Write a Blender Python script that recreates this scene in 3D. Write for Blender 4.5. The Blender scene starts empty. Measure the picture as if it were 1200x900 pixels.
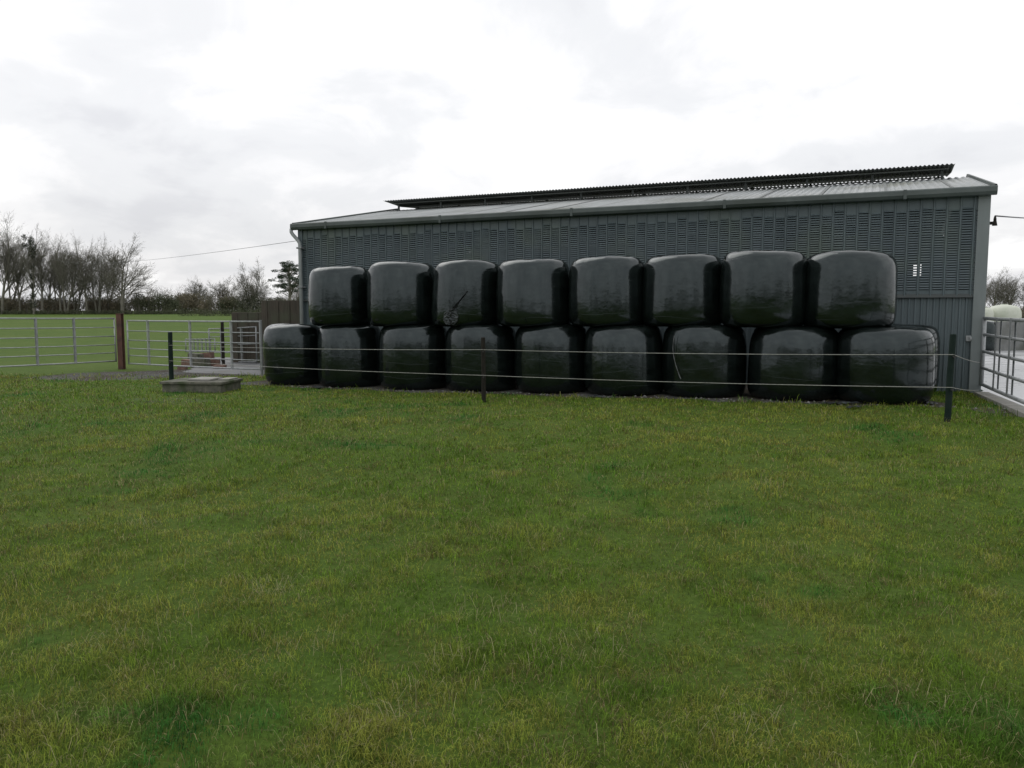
import bpy, math, random
import numpy as np
from mathutils import Vector, Matrix, noise as mnoise

R = math.radians
scene = bpy.context.scene
COL = scene.collection
FP = 940.0                      # focal length in pixels of a 1200 wide frame
PITCH = math.atan(86 / FP)
CAMH = 1.6
SA, CA = math.sin(PITCH), math.cos(PITCH)


def ray(px, py):
    cx, cy = (px - 600) / FP, -(py - 450) / FP
    return Vector((cx, CA + cy * SA, -SA + cy * CA))


def at_y(px, py, y):
    d = ray(px, py)
    return Vector((0, 0, CAMH)) + d * (y / d.y)


def at_z(px, py, z):
    d = ray(px, py)
    return Vector((0, 0, CAMH)) + d * ((z - CAMH) / d.z)


# ------------------------------------------------------------------ noise
def vnoise(x, y, seed):
    """smooth value noise, 0..1, numpy arrays"""
    rs = np.random.RandomState(seed)
    T = rs.rand(256, 256)
    xi = np.floor(x).astype(int)
    yi = np.floor(y).astype(int)
    fx = x - xi
    fy = y - yi
    fx = fx * fx * (3 - 2 * fx)
    fy = fy * fy * (3 - 2 * fy)
    a = T[xi & 255, yi & 255]
    b = T[(xi + 1) & 255, yi & 255]
    c = T[xi & 255, (yi + 1) & 255]
    d = T[(xi + 1) & 255, (yi + 1) & 255]
    return (a * (1 - fx) + b * fx) * (1 - fy) + (c * (1 - fx) + d * fx) * fy


def sst(a, b, x):
    t = np.clip((x - a) / (b - a), 0, 1)
    return t * t * (3 - 2 * t)


def gz(x, y):
    x = np.asarray(x, float)
    y = np.asarray(y, float)
    ramp = sst(5, 12, y) * (.05 + .12 * sst(-5, 6, x))
    far = np.clip((y - 40) / 90, 0, 1) * 1.0
    und = (vnoise(x * .55 + 31, y * .55 + 11, 3) - .5) * .10 + (vnoise(x * 1.7, y * 1.7, 4) - .5) * .04 + (vnoise(x * 3.9, y * 3.9, 5) - .5) * .045
    und = und * (1 - sst(9.5, 12.5, y))
    return ramp + far + und


def G(x, y):
    return float(gz(np.array([x]), np.array([y]))[0])


# ------------------------------------------------------------------ mesh builder
class MB:
    def __init__(s):
        s.v = []
        s.f = []

    def quad(s, a, b, c, d):
        n = len(s.v)
        s.v += [tuple(a), tuple(b), tuple(c), tuple(d)]
        s.f.append((n, n + 1, n + 2, n + 3))

    def tri(s, a, b, c):
        n = len(s.v)
        s.v += [tuple(a), tuple(b), tuple(c)]
        s.f.append((n, n + 1, n + 2))

    def box(s, x0, x1, y0, y1, z0, z1, M=None, bev=0):
        if bev:
            import bmesh
            bm = bmesh.new()
            bmesh.ops.create_cube(bm, size=1)
            for v in bm.verts:
                v.co = Vector((x0 + (v.co.x + .5) * (x1 - x0), y0 + (v.co.y + .5) * (y1 - y0), z0 + (v.co.z + .5) * (z1 - z0)))
            bmesh.ops.bevel(bm, geom=list(bm.edges), offset=bev, segments=2, affect='EDGES', profile=.6)
            n = len(s.v)
            bm.verts.index_update()
            s.v += [tuple(M @ v.co) if M else tuple(v.co) for v in bm.verts]
            s.f += [tuple(n + v.index for v in f.verts) for f in bm.faces]
            bm.free()
            return s
        n = len(s.v)
        for z in (z0, z1):
            for (x, y) in ((x0, y0), (x1, y0), (x1, y1), (x0, y1)):
                p = Vector((x, y, z))
                s.v.append(tuple(M @ p) if M else tuple(p))
        s.f += [(n + 3, n + 2, n + 1, n), (n + 4, n + 5, n + 6, n + 7)]
        for i in range(4):
            j = (i + 1) % 4
            s.f.append((n + i, n + j, n + 4 + j, n + 4 + i))
        return s

    def tube(s, pts, rad, n=8, cap=True):
        pts = [Vector(p) for p in pts]
        if not hasattr(rad, '__len__'):
            rad = [rad] * len(pts)
        base = len(s.v)
        ref = None
        for i, p in enumerate(pts):
            if i == 0:
                t = pts[1] - pts[0]
            elif i == len(pts) - 1:
                t = pts[-1] - pts[-2]
            else:
                t = pts[i + 1] - pts[i - 1]
            if t.length < 1e-9:
                t = Vector((0, 0, 1))
            t.normalize()
            if ref is None:
                ref = Vector((1, 0, 0)) if abs(t.x) < .8 else Vector((0, 1, 0))
            u = ref - t * ref.dot(t)
            if u.length < 1e-6:
                u = t.orthogonal()
            u.normalize()
            ref = u
            w = t.cross(u)
            for k in range(n):
                a = 2 * math.pi * k / n
                s.v.append(tuple(p + (u * math.cos(a) + w * math.sin(a)) * rad[i]))
        for i in range(len(pts) - 1):
            for k in range(n):
                k2 = (k + 1) % n
                a = base + i * n
                s.f.append((a + k, a + k2, a + n + k2, a + n + k))
        if cap:
            s.f.append(tuple(base + k for k in range(n - 1, -1, -1)))
            e = base + (len(pts) - 1) * n
            s.f.append(tuple(e + k for k in range(n)))
        return s

    def grid(s, fn, nu, nv):
        base = len(s.v)
        for i in range(nu + 1):
            for j in range(nv + 1):
                s.v.append(tuple(fn(i / nu, j / nv)))
        for i in range(nu):
            for j in range(nv):
                a = base + i * (nv + 1) + j
                s.f.append((a, a + nv + 1, a + nv + 2, a + 1))
        return s

    def build(s, name, mat, parent=None, smooth=False, loc=None, rot=None):
        me = bpy.data.meshes.new(name)
        me.from_pydata(s.v, [], s.f)
        if smooth:
            me.polygons.foreach_set('use_smooth', [True] * len(me.polygons))
        me.materials.append(mat)
        me.update()
        o = bpy.data.objects.new(name, me)
        COL.objects.link(o)
        if parent:
            o.parent = parent
        if loc is not None:
            o.location = loc
        if rot is not None:
            o.rotation_euler = rot
        return o


def tag(o, label, cat, group=None, kind=None):
    if label:
        o['label'] = label
    if cat:
        o['category'] = cat
    if group:
        o['group'] = group
    if kind:
        o['kind'] = kind
    return o


def thing(name, label, cat, loc=(0, 0, 0), rz=0, group=None):
    o = bpy.data.objects.new(name, None)
    o.empty_display_size = .2
    COL.objects.link(o)
    o.location = loc
    o.rotation_euler = (0, 0, rz)
    return tag(o, label, cat, group)


def dup(root, loc, rz, sc=(1, 1, 1), label=None, group=None):
    def rec(o, p):
        c = o.copy()
        COL.objects.link(c)
        if p:
            c.parent = p
        for ch in list(o.children):
            rec(ch, c)
        return c
    r = rec(root, None)
    r.location = loc
    r.rotation_euler = (0, 0, rz)
    r.scale = sc
    if label:
        r['label'] = label
    if group:
        r['group'] = group
    return r


# ------------------------------------------------------------------ materials
def mat(name, c1, c2=None, rough=.8, scale=5., bump=0., bscale=None, metal=0., stretch=(1, 1, 1), spec=.5,
        lo=.35, hi=.65, coord='Object', c3=None, s3=.6, detail=6, rvar=0., bdist=.02):
    m = bpy.data.materials.new(name)
    m.use_nodes = True
    nt = m.node_tree
    N, L = nt.nodes, nt.links
    b = N['Principled BSDF']
    b.inputs['Roughness'].default_value = rough
    b.inputs['Metallic'].default_value = metal
    b.inputs['Specular IOR Level'].default_value = spec
    b.inputs['Base Color'].default_value = (*c1, 1)
    tc = N.new('ShaderNodeTexCoord')
    mp = N.new('ShaderNodeMapping')
    mp.inputs['Scale'].default_value = stretch
    L.new(tc.outputs[coord], mp.inputs['Vector'])
    if c2:
        no = N.new('ShaderNodeTexNoise')
        no.inputs['Scale'].default_value = scale
        no.inputs['Detail'].default_value = detail
        no.inputs['Roughness'].default_value = .65
        L.new(mp.outputs[0], no.inputs['Vector'])
        rp = N.new('ShaderNodeValToRGB')
        rp.color_ramp.elements[0].position = lo
        rp.color_ramp.elements[0].color = (*c1, 1)
        rp.color_ramp.elements[1].position = hi
        rp.color_ramp.elements[1].color = (*c2, 1)
        L.new(no.outputs['Fac'], rp.inputs['Fac'])
        last = rp.outputs['Color']
        if c3:
            n3 = N.new('ShaderNodeTexNoise')
            n3.inputs['Scale'].default_value = s3
            n3.inputs['Detail'].default_value = 4
            L.new(tc.outputs[coord], n3.inputs['Vector'])
            r3 = N.new('ShaderNodeValToRGB')
            r3.color_ramp.elements[0].position = .5
            r3.color_ramp.elements[1].position = .68
            L.new(n3.outputs['Fac'], r3.inputs['Fac'])
            mx = N.new('ShaderNodeMix')
            mx.data_type = 'RGBA'
            L.new(r3.outputs['Color'], mx.inputs['Factor'])
            L.new(last, mx.inputs[6])
            mx.inputs[7].default_value = (*c3, 1)
            last = mx.outputs[2]
        L.new(last, b.inputs['Base Color'])
        if rvar:
            mr = N.new('ShaderNodeMapRange')
            mr.inputs['To Min'].default_value = rough - rvar
            mr.inputs['To Max'].default_value = rough + rvar
            L.new(no.outputs['Fac'], mr.inputs['Value'])
            L.new(mr.outputs[0], b.inputs['Roughness'])
    if bump:
        nb = N.new('ShaderNodeTexNoise')
        nb.inputs['Scale'].default_value = bscale or scale * 3
        nb.inputs['Detail'].default_value = 5
        L.new(mp.outputs[0], nb.inputs['Vector'])
        bp = N.new('ShaderNodeBump')
        bp.inputs['Strength'].default_value = bump
        bp.inputs['Distance'].default_value = bdist
        L.new(nb.outputs['Fac'], bp.inputs['Height'])
        L.new(bp.outputs[0], b.inputs['Normal'])
    return m


M = {}
M['clad'] = mat('slate_cladding', (.068, .092, .101), (.097, .128, .137), .5, 1.6, .1, 9, stretch=(3, 3, .35), c3=(.100, .130, .112), s3=.7, lo=.3, hi=.7, rvar=.08)
M['clad2'] = mat('slate_cladding_lower', (.078, .104, .112), (.098, .127, .136), .5, 1.5, .1, 9, stretch=(5, 5, .5), rvar=.08)
M['flash'] = mat('grey_flashing', (.15, .175, .175), (.18, .205, .205), .5, 2, stretch=(2, 2, .5))
M['dark_flash'] = mat('dark_flashing', (.03, .038, .038), (.045, .055, .053), .55, 3)
M['fascia'] = mat('gutter_paint', (.055, .07, .067), (.08, .098, .093), .5, 2.5, c3=(.045, .058, .05), s3=1.5)
M['roof'] = mat('roof_sheet', (.22, .24, .24), (.34, .355, .355), .5, 1.1, .2, 20, stretch=(1.4, .3, 1), c3=(.17, .18, .155), s3=.5)
M['canopy'] = mat('ridge_canopy_sheet', (.11, .12, .115), (.16, .17, .165), .6, 2)
M['galv'] = mat('galvanised_steel', (.24, .255, .26), (.37, .385, .39), .5, 9, metal=.3, rvar=.1)
M['galv_d'] = mat('dull_galvanised_steel', (.17, .18, .182), (.26, .27, .275), .55, 9, metal=.3)
M['pipe'] = mat('downpipe_plastic', (.24, .26, .26), (.30, .32, .32), .45, 4)
M['post_green'] = mat('dark_green_post', (.008, .017, .014), (.014, .024, .02), .8, 8, .2, spec=.15)
M['post_dark'] = mat('tarred_wood_post', (.014, .013, .011), (.03, .027, .022), .9, 12, .5, stretch=(3, 3, .4), spec=.15)
M['rust'] = mat('rusty_steel_post', (.07, .034, .026), (.13, .06, .042), .8, 10, .3, stretch=(2, 2, .7), c3=(.05, .028, .024), s3=3)
M['conc'] = mat('weathered_concrete', (.075, .075, .06), (.15, .145, .115), .95, 9, .6, 40, c3=(.05, .065, .03), s3=3.5)
M['conc_l'] = mat('pale_concrete_slab', (.22, .215, .195), (.32, .31, .285), .85, 6, .3, 40, c3=(.25, .25, .2), s3=3)
M['yard'] = mat('wet_concrete_yard', (.36, .37, .38), (.50, .51, .52), .3, 1.4, .15, 20, c3=(.28, .29, .29), s3=.5, rvar=.15)
M['apron'] = mat('damp_concrete', (.075, .078, .082), (.15, .155, .16), .7, 1.8, .2, 20, c3=(.09, .09, .08), s3=.9, rvar=.15)
M['wall_d'] = mat('stained_dark_wall', (.036, .031, .024), (.075, .063, .048), .9, 4, .4, stretch=(6, 6, .4), c3=(.06, .065, .042), s3=1.8)
M['wall_g'] = mat('grey_block_wall', (.15, .155, .15), (.20, .205, .2), .9, 4, .3, stretch=(1, 1, .6), c3=(.10, .105, .09), s3=1.2)
M['white_rope'] = mat('white_polyrope', (.22, .22, .20), (.34, .34, .31), .6, 30)
M['black_ins'] = mat('black_plastic', (.015, .015, .015), (.03, .03, .03), .4, 10)
M['cable'] = mat('power_cable', (.10, .10, .11), (.14, .14, .15), .6, 2)
M['brick'] = mat('red_brick_rubble', (.13, .07, .055), (.20, .13, .10), .9, 9, .3)
M['tank'] = mat('pale_green_plastic', (.46, .50, .40), (.58, .60, .52), .5, 2.5, c3=(.30, .36, .22), s3=.9)
M['bark'] = mat('bark', (.12, .115, .09), (.20, .19, .16), .95, 1.2, c3=(.07, .085, .045), s3=.4)
M['twig'] = mat('twigs', (.105, .10, .082), (.165, .155, .13), .95, .8)
M['scrub'] = mat('scrub_leaves', (.12, .115, .07), (.20, .17, .115), .9, .5, coord='Object', c3=(.13, .10, .07), s3=.25)
M['hedge'] = mat('hedge_leaves', (.05, .062, .03), (.09, .10, .055), .9, .8)
M['pine'] = mat('pine_needles', (.018, .034, .018), (.035, .055, .028), .9, 1.2)
M['ivy'] = mat('ivy_leaves', (.018, .026, .012), (.034, .045, .02), .8, 1.5)


def wrap_material(name, base, b2, rough=.12, ior=1.55):
    m = bpy.data.materials.new(name)
    m.use_nodes = True
    nt = m.node_tree
    N, L = nt.nodes, nt.links
    b = N['Principled BSDF']
    b.inputs['IOR'].default_value = ior
    b.inputs['Specular Tint'].default_value = (.84, .97, 1.0, 1)
    tc = N.new('ShaderNodeTexCoord')
    oi = N.new('ShaderNodeObjectInfo')
    ad = N.new('ShaderNodeVectorMath')
    ad.operation = 'ADD'
    L.new(tc.outputs['Object'], ad.inputs[0])
    sc = N.new('ShaderNodeVectorMath')
    sc.operation = 'SCALE'
    sc.inputs['Scale'].default_value = 1.7
    L.new(oi.outputs['Location'], sc.inputs[0])
    L.new(sc.outputs[0], ad.inputs[1])

    def nz(scale, stretch, detail=4, rot=0):
        mp = N.new('ShaderNodeMapping')
        mp.inputs['Scale'].default_value = stretch
        mp.inputs['Rotation'].default_value = (rot, 0, 0)
        L.new(ad.outputs[0], mp.inputs['Vector'])
        n = N.new('ShaderNodeTexNoise')
        n.inputs['Scale'].default_value = scale
        n.inputs['Detail'].default_value = detail
        n.inputs['Roughness'].default_value = .6
        L.new(mp.outputs[0], n.inputs['Vector'])
        return n.outputs['Fac']
    # dust and water film
    rp = N.new('ShaderNodeValToRGB')
    rp.color_ramp.elements[0].position = .35
    rp.color_ramp.elements[0].color = (*base, 1)
    rp.color_ramp.elements[1].position = .75
    rp.color_ramp.elements[1].color = (*b2, 1)
    L.new(nz(3.0, (1, 1, 2.2), 6), rp.inputs['Fac'])
    L.new(rp.outputs[0], b.inputs['Base Color'])
    mr = N.new('ShaderNodeMapRange')
    mr.inputs['From Min'].default_value = .3
    mr.inputs['From Max'].default_value = .75
    mr.inputs['To Min'].default_value = rough - .04
    mr.inputs['To Max'].default_value = rough + .10
    L.new(nz(5, (1, 1, 1.5), 5), mr.inputs['Value'])
    L.new(mr.outputs[0], b.inputs['Roughness'])
    # bumps: broad dents, wrap bands, fine creases
    b1 = N.new('ShaderNodeBump')
    b1.inputs['Strength'].default_value = .13
    b1.inputs['Distance'].default_value = .05
    L.new(nz(2.6, (1, 1, 1.1), 3), b1.inputs['Height'])
    bb = N.new('ShaderNodeBump')
    bb.inputs['Strength'].default_value = .05
    bb.inputs['Distance'].default_value = .012
    L.new(nz(5.5, (.8, .8, 4.5), 4, .1), bb.inputs['Height'])
    L.new(b1.outputs[0], bb.inputs['Normal'])
    wv = N.new('ShaderNodeTexWave')
    wv.wave_type = 'BANDS'
    wv.bands_direction = 'Z'
    wv.wave_profile = 'SAW'
    wv.inputs['Scale'].default_value = 1.15
    wv.inputs['Distortion'].default_value = 1.6
    wv.inputs['Detail'].default_value = 3
    wv.inputs['Detail Scale'].default_value = 1.2
    mw = N.new('ShaderNodeMapping')
    mw.inputs['Rotation'].default_value = (.06, .05, 0)
    L.new(ad.outputs[0], mw.inputs['Vector'])
    L.new(mw.outputs[0], wv.inputs['Vector'])
    bw = N.new('ShaderNodeBump')
    bw.inputs['Strength'].default_value = .22
    bw.inputs['Distance'].default_value = .006
    L.new(wv.outputs['Fac'], bw.inputs['Height'])
    L.new(bb.outputs[0], bw.inputs['Normal'])
    b3 = N.new('ShaderNodeBump')
    b3.inputs['Strength'].default_value = .05
    b3.inputs['Distance'].default_value = .006
    L.new(nz(22, (1, 1, 1.8), 5, .5), b3.inputs['Height'])
    L.new(bw.outputs[0], b3.inputs['Normal'])
    L.new(b3.outputs[0], b.inputs['Normal'])
    return m


M['wrap'] = wrap_material('black_bale_wrap', (.003, .0045, .004), (.009, .013, .012))
M['scrap'] = wrap_material('black_plastic_scrap', (.012, .013, .014), (.03, .03, .03), .3)


# ground ----------------------------------------------------------------
def ground_material():
    m = bpy.data.materials.new('grassland')
    m.use_nodes = True
    nt = m.node_tree
    N, L = nt.nodes, nt.links
    b = N['Principled BSDF']
    b.inputs['Roughness'].default_value = .95
    b.inputs['Specular IOR Level'].default_value = .15
    tc = N.new('ShaderNodeTexCoord')

    def nz(scale, detail=6, r=.6):
        n = N.new('ShaderNodeTexNoise')
        n.inputs['Scale'].default_value = scale
        n.inputs['Detail'].default_value = detail
        n.inputs['Roughness'].default_value = r
        L.new(tc.outputs['Object'], n.inputs['Vector'])
        return n.outputs['Fac']

    def ramp(f, stops):
        r = N.new('ShaderNodeValToRGB')
        while len(r.color_ramp.elements) < len(stops):
            r.color_ramp.elements.new(.5)
        for e, (p, c) in zip(r.color_ramp.elements, stops):
            e.position = p
            e.color = (*c, 1)
        L.new(f, r.inputs['Fac'])
        return r.outputs['Color']

    def mix(f, a, c):
        x = N.new('ShaderNodeMix')
        x.data_type = 'RGBA'
        if isinstance(f, float):
            x.inputs['Factor'].default_value = f
        else:
            L.new(f, x.inputs['Factor'])
        L.new(a, x.inputs[6])
        L.new(c, x.inputs[7])
        return x.outputs[2]
    g1 = ramp(nz(1.3, 8), [(.3, (.045, .095, .008)), (.55, (.070, .125, .012)), (.75, (.105, .14, .02))])
    g2 = ramp(nz(.14, 7, .7), [(.35, (.058, .112, .014)), (.65, (.115, .15, .032))])
    g = mix(.45, g1, g2)
    fine = ramp(nz(26, 6, .7), [(.3, (.5, .5, .5)), (.7, (1.25, 1.25, 1.25))])
    mu = N.new('ShaderNodeMix')
    mu.data_type = 'RGBA'
    mu.blend_type = 'MULTIPLY'
    mu.inputs['Factor'].default_value = .8
    L.new(g, mu.inputs[6])
    L.new(fine, mu.inputs[7])
    grass = mu.outputs[2]
    stone = ramp(nz(30, 5, .8), [(.3, (.035, .035, .032)), (.5, (.085, .085, .08)), (.72, (.20, .20, .19))])
    soil = ramp(nz(12, 6, .7), [(.3, (.035, .026, .018)), (.7, (.085, .065, .045))])
    stone = mix(ramp(nz(1.1, 5), [(.42, (0, 0, 0)), (.6, (.8, .8, .8))]), stone, soil)
    at = N.new('ShaderNodeAttribute')
    at.attribute_name = 'bare'
    ad = N.new('ShaderNodeMath')
    ad.operation = 'ADD'
    L.new(at.outputs['Fac'], ad.inputs[0])
    sb = N.new('ShaderNodeMath')
    sb.operation = 'MULTIPLY_ADD'
    sb.inputs[1].default_value = 1.1
    sb.inputs[2].default_value = -.55
    L.new(nz(2.6, 7, .7), sb.inputs[0])
    L.new(sb.outputs[0], ad.inputs[1])
    f = ramp(ad.outputs[0], [(.42, (0, 0, 0)), (.62, (1, 1, 1))])
    L.new(mix(f, grass, stone), b.inputs['Base Color'])
    bp = N.new('ShaderNodeBump')
    bp.inputs['Strength'].default_value = .7
    bp.inputs['Distance'].default_value = .05
    L.new(nz(18, 6, .75), bp.inputs['Height'])
    L.new(bp.outputs[0], b.inputs['Normal'])
    return m


# row / barn geometry --------------------------------------------------
PHI = R(24.0)
RC = at_z(1145, 460, .17)                 # front right corner of the barn
DR = Vector((math.cos(PHI), -math.sin(PHI), 0))   # along the wall to the right
DB = Vector((math.sin(PHI), math.cos(PHI), 0))    # to the back
# wall length from the left corner pixel column
d = ray(355, 400)
k = d.x / d.y
LEN = (RC.x - k * RC.y) / (DR.x - k * DR.y)
LC = RC - DR * LEN
LC.z = .12
print('barn', RC, LC, LEN)
ROWPHI = R(22.5)
RD = Vector((math.cos(ROWPHI), -math.sin(ROWPHI), 0))
ROW0 = Vector((5.98, 12.70, 0))


def on_row(px, off=0.):
    """point of the bale row's centre line seen in pixel column px"""
    d = ray(px, 390)
    k = d.x / d.y
    o = ROW0 + Vector((RD.y * -1, RD.x, 0)) * off
    t = (o.x - k * o.y) / (RD.x - k * RD.y)
    return o - RD * t


LOWC = [345, 411, 485, 565, 648, 733, 826, 930, 1037]
UPC = [401, 472, 547, 627, 712, 800, 893, 993]
LOWP = [on_row(x, o) for x, o in zip(LOWC, (0, .05, -.04, .03, 0, -.05, .04, -.02, -.03))]
UPP = [on_row(x, o) for x, o in zip(UPC, (.06, -.03, .05, -.04, .03, .07, -.02, .04))]


def bare_mask(x, y):
    """1 on bare gravel or soil, 0 on grass"""
    x = np.asarray(x, float)
    y = np.asarray(y, float)
    wob = (vnoise(x * 1.4, y * 1.4, 9) - .5) * .7 + (vnoise(x * 4, y * 4, 19) - .5) * .3
    # strip under and around the bales up to the barn
    dx, dy = x - ROW0.x, y - ROW0.y
    s = dx * RD.x + dy * RD.y
    n = dx * -RD.y + dy * RD.x
    m = sst(-1.02, -.66, n + wob * .6) * sst(-12.9, -12.2, s + wob) * (1 - sst(.55, .95, s + wob)) * (1 - sst(1.0, 1.5, n + wob * .3) * sst(-1.5, 0, s))

    def blob(cx, cy, rx, ry, a=0, k=1.):
        ca, sa = math.cos(a), math.sin(a)
        u = ((x - cx) * ca + (y - cy) * sa) / rx
        v = (-(x - cx) * sa + (y - cy) * ca) / ry
        r = np.sqrt(u * u + v * v) + wob * .5
        return (1 - sst(.7, 1.15, r)) * k
    # in front of the left gates
    c = at_z(130, 440, .05)
    m = np.maximum(m, blob(c.x, c.y, 2.0, 1.7, 0, .66))
    c = at_z(205, 470, .04)
    m = np.maximum(m, blob(c.x, c.y, 1.2, .5, -.1, .45))
    c = at_z(250, 436, .05)
    m = np.maximum(m, blob(c.x, c.y, 2.6, 1.6, 0, .75))
    # beside the yard kerb on the right
    c = at_z(1185, 484, .17)
    m = np.maximum(m, blob(c.x, c.y, .35, .8, .3, .6))
    return np.clip(m, 0, 1)


def make_ground():
    def axis(segs):
        out = []
        for a, b, st in segs:
            out += list(np.arange(a, b, st))
        out.append(segs[-1][1])
        return np.array(out)
    xs = axis([(-1500, -300, 200), (-300, -60, 20), (-60, -16, 2), (-16, 14, .14), (14, 60, 2), (60, 300, 20), (300, 1500, 200)])
    ys = axis([(-400, -40, 40), (-40, 0, 4), (0, 24, .14), (24, 60, 2), (60, 200, 6), (200, 2400, 200)])
    X, Y = np.meshgrid(xs, ys, indexing='ij')
    Z = gz(X, Y)
    nx, ny = X.shape
    co = np.stack([X, Y, Z], -1).reshape(-1, 3).astype(np.float32)
    i = np.arange(nx - 1)[:, None] * ny + np.arange(ny - 1)[None, :]
    f = np.stack([i, i + ny, i + ny + 1, i + 1], -1).reshape(-1, 4)
    me = bpy.data.meshes.new('ground')
    me.vertices.add(len(co))
    me.vertices.foreach_set('co', co.ravel())
    me.loops.add(f.size)
    me.loops.foreach_set('vertex_index', f.ravel().astype(np.int32))
    me.polygons.add(len(f))
    me.polygons.foreach_set('loop_start', np.arange(0, f.size, 4, dtype=np.int32))
    me.polygons.foreach_set('use_smooth', np.ones(len(f), bool))
    me.update(calc_edges=True)
    a = me.attributes.new('bare', 'FLOAT', 'POINT')
    a.data.foreach_set('value', bare_mask(X, Y).ravel().astype(np.float32))
    me.materials.append(ground_material())
    o = bpy.data.objects.new('ground', me)
    COL.objects.link(o)
    o['kind'] = 'structure'


make_ground()


# grass blades -------------------------------------------------------------
def grass_material():
    m = bpy.data.materials.new('grass_blades')
    m.use_nodes = True
    nt = m.node_tree
    N, L = nt.nodes, nt.links
    b = N['Principled BSDF']
    b.inputs['Roughness'].default_value = .6
    b.inputs['Specular IOR Level'].default_value = .08
    at = N.new('ShaderNodeAttribute')
    at.attribute_name = 'tint'
    L.new(at.outputs['Color'], b.inputs['Base Color'])
    tr = N.new('ShaderNodeBsdfTranslucent')
    L.new(at.outputs['Color'], tr.inputs['Color'])
    mx = N.new('ShaderNodeMixShader')
    mx.inputs[0].default_value = .35
    L.new(b.outputs[0], mx.inputs[1])
    L.new(tr.outputs[0], mx.inputs[2])
    L.new(mx.outputs[0], N['Material Output'].inputs['Surface'])
    return m


SEG_KERB = []          # filled below by the yard; blades stay off it


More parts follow.
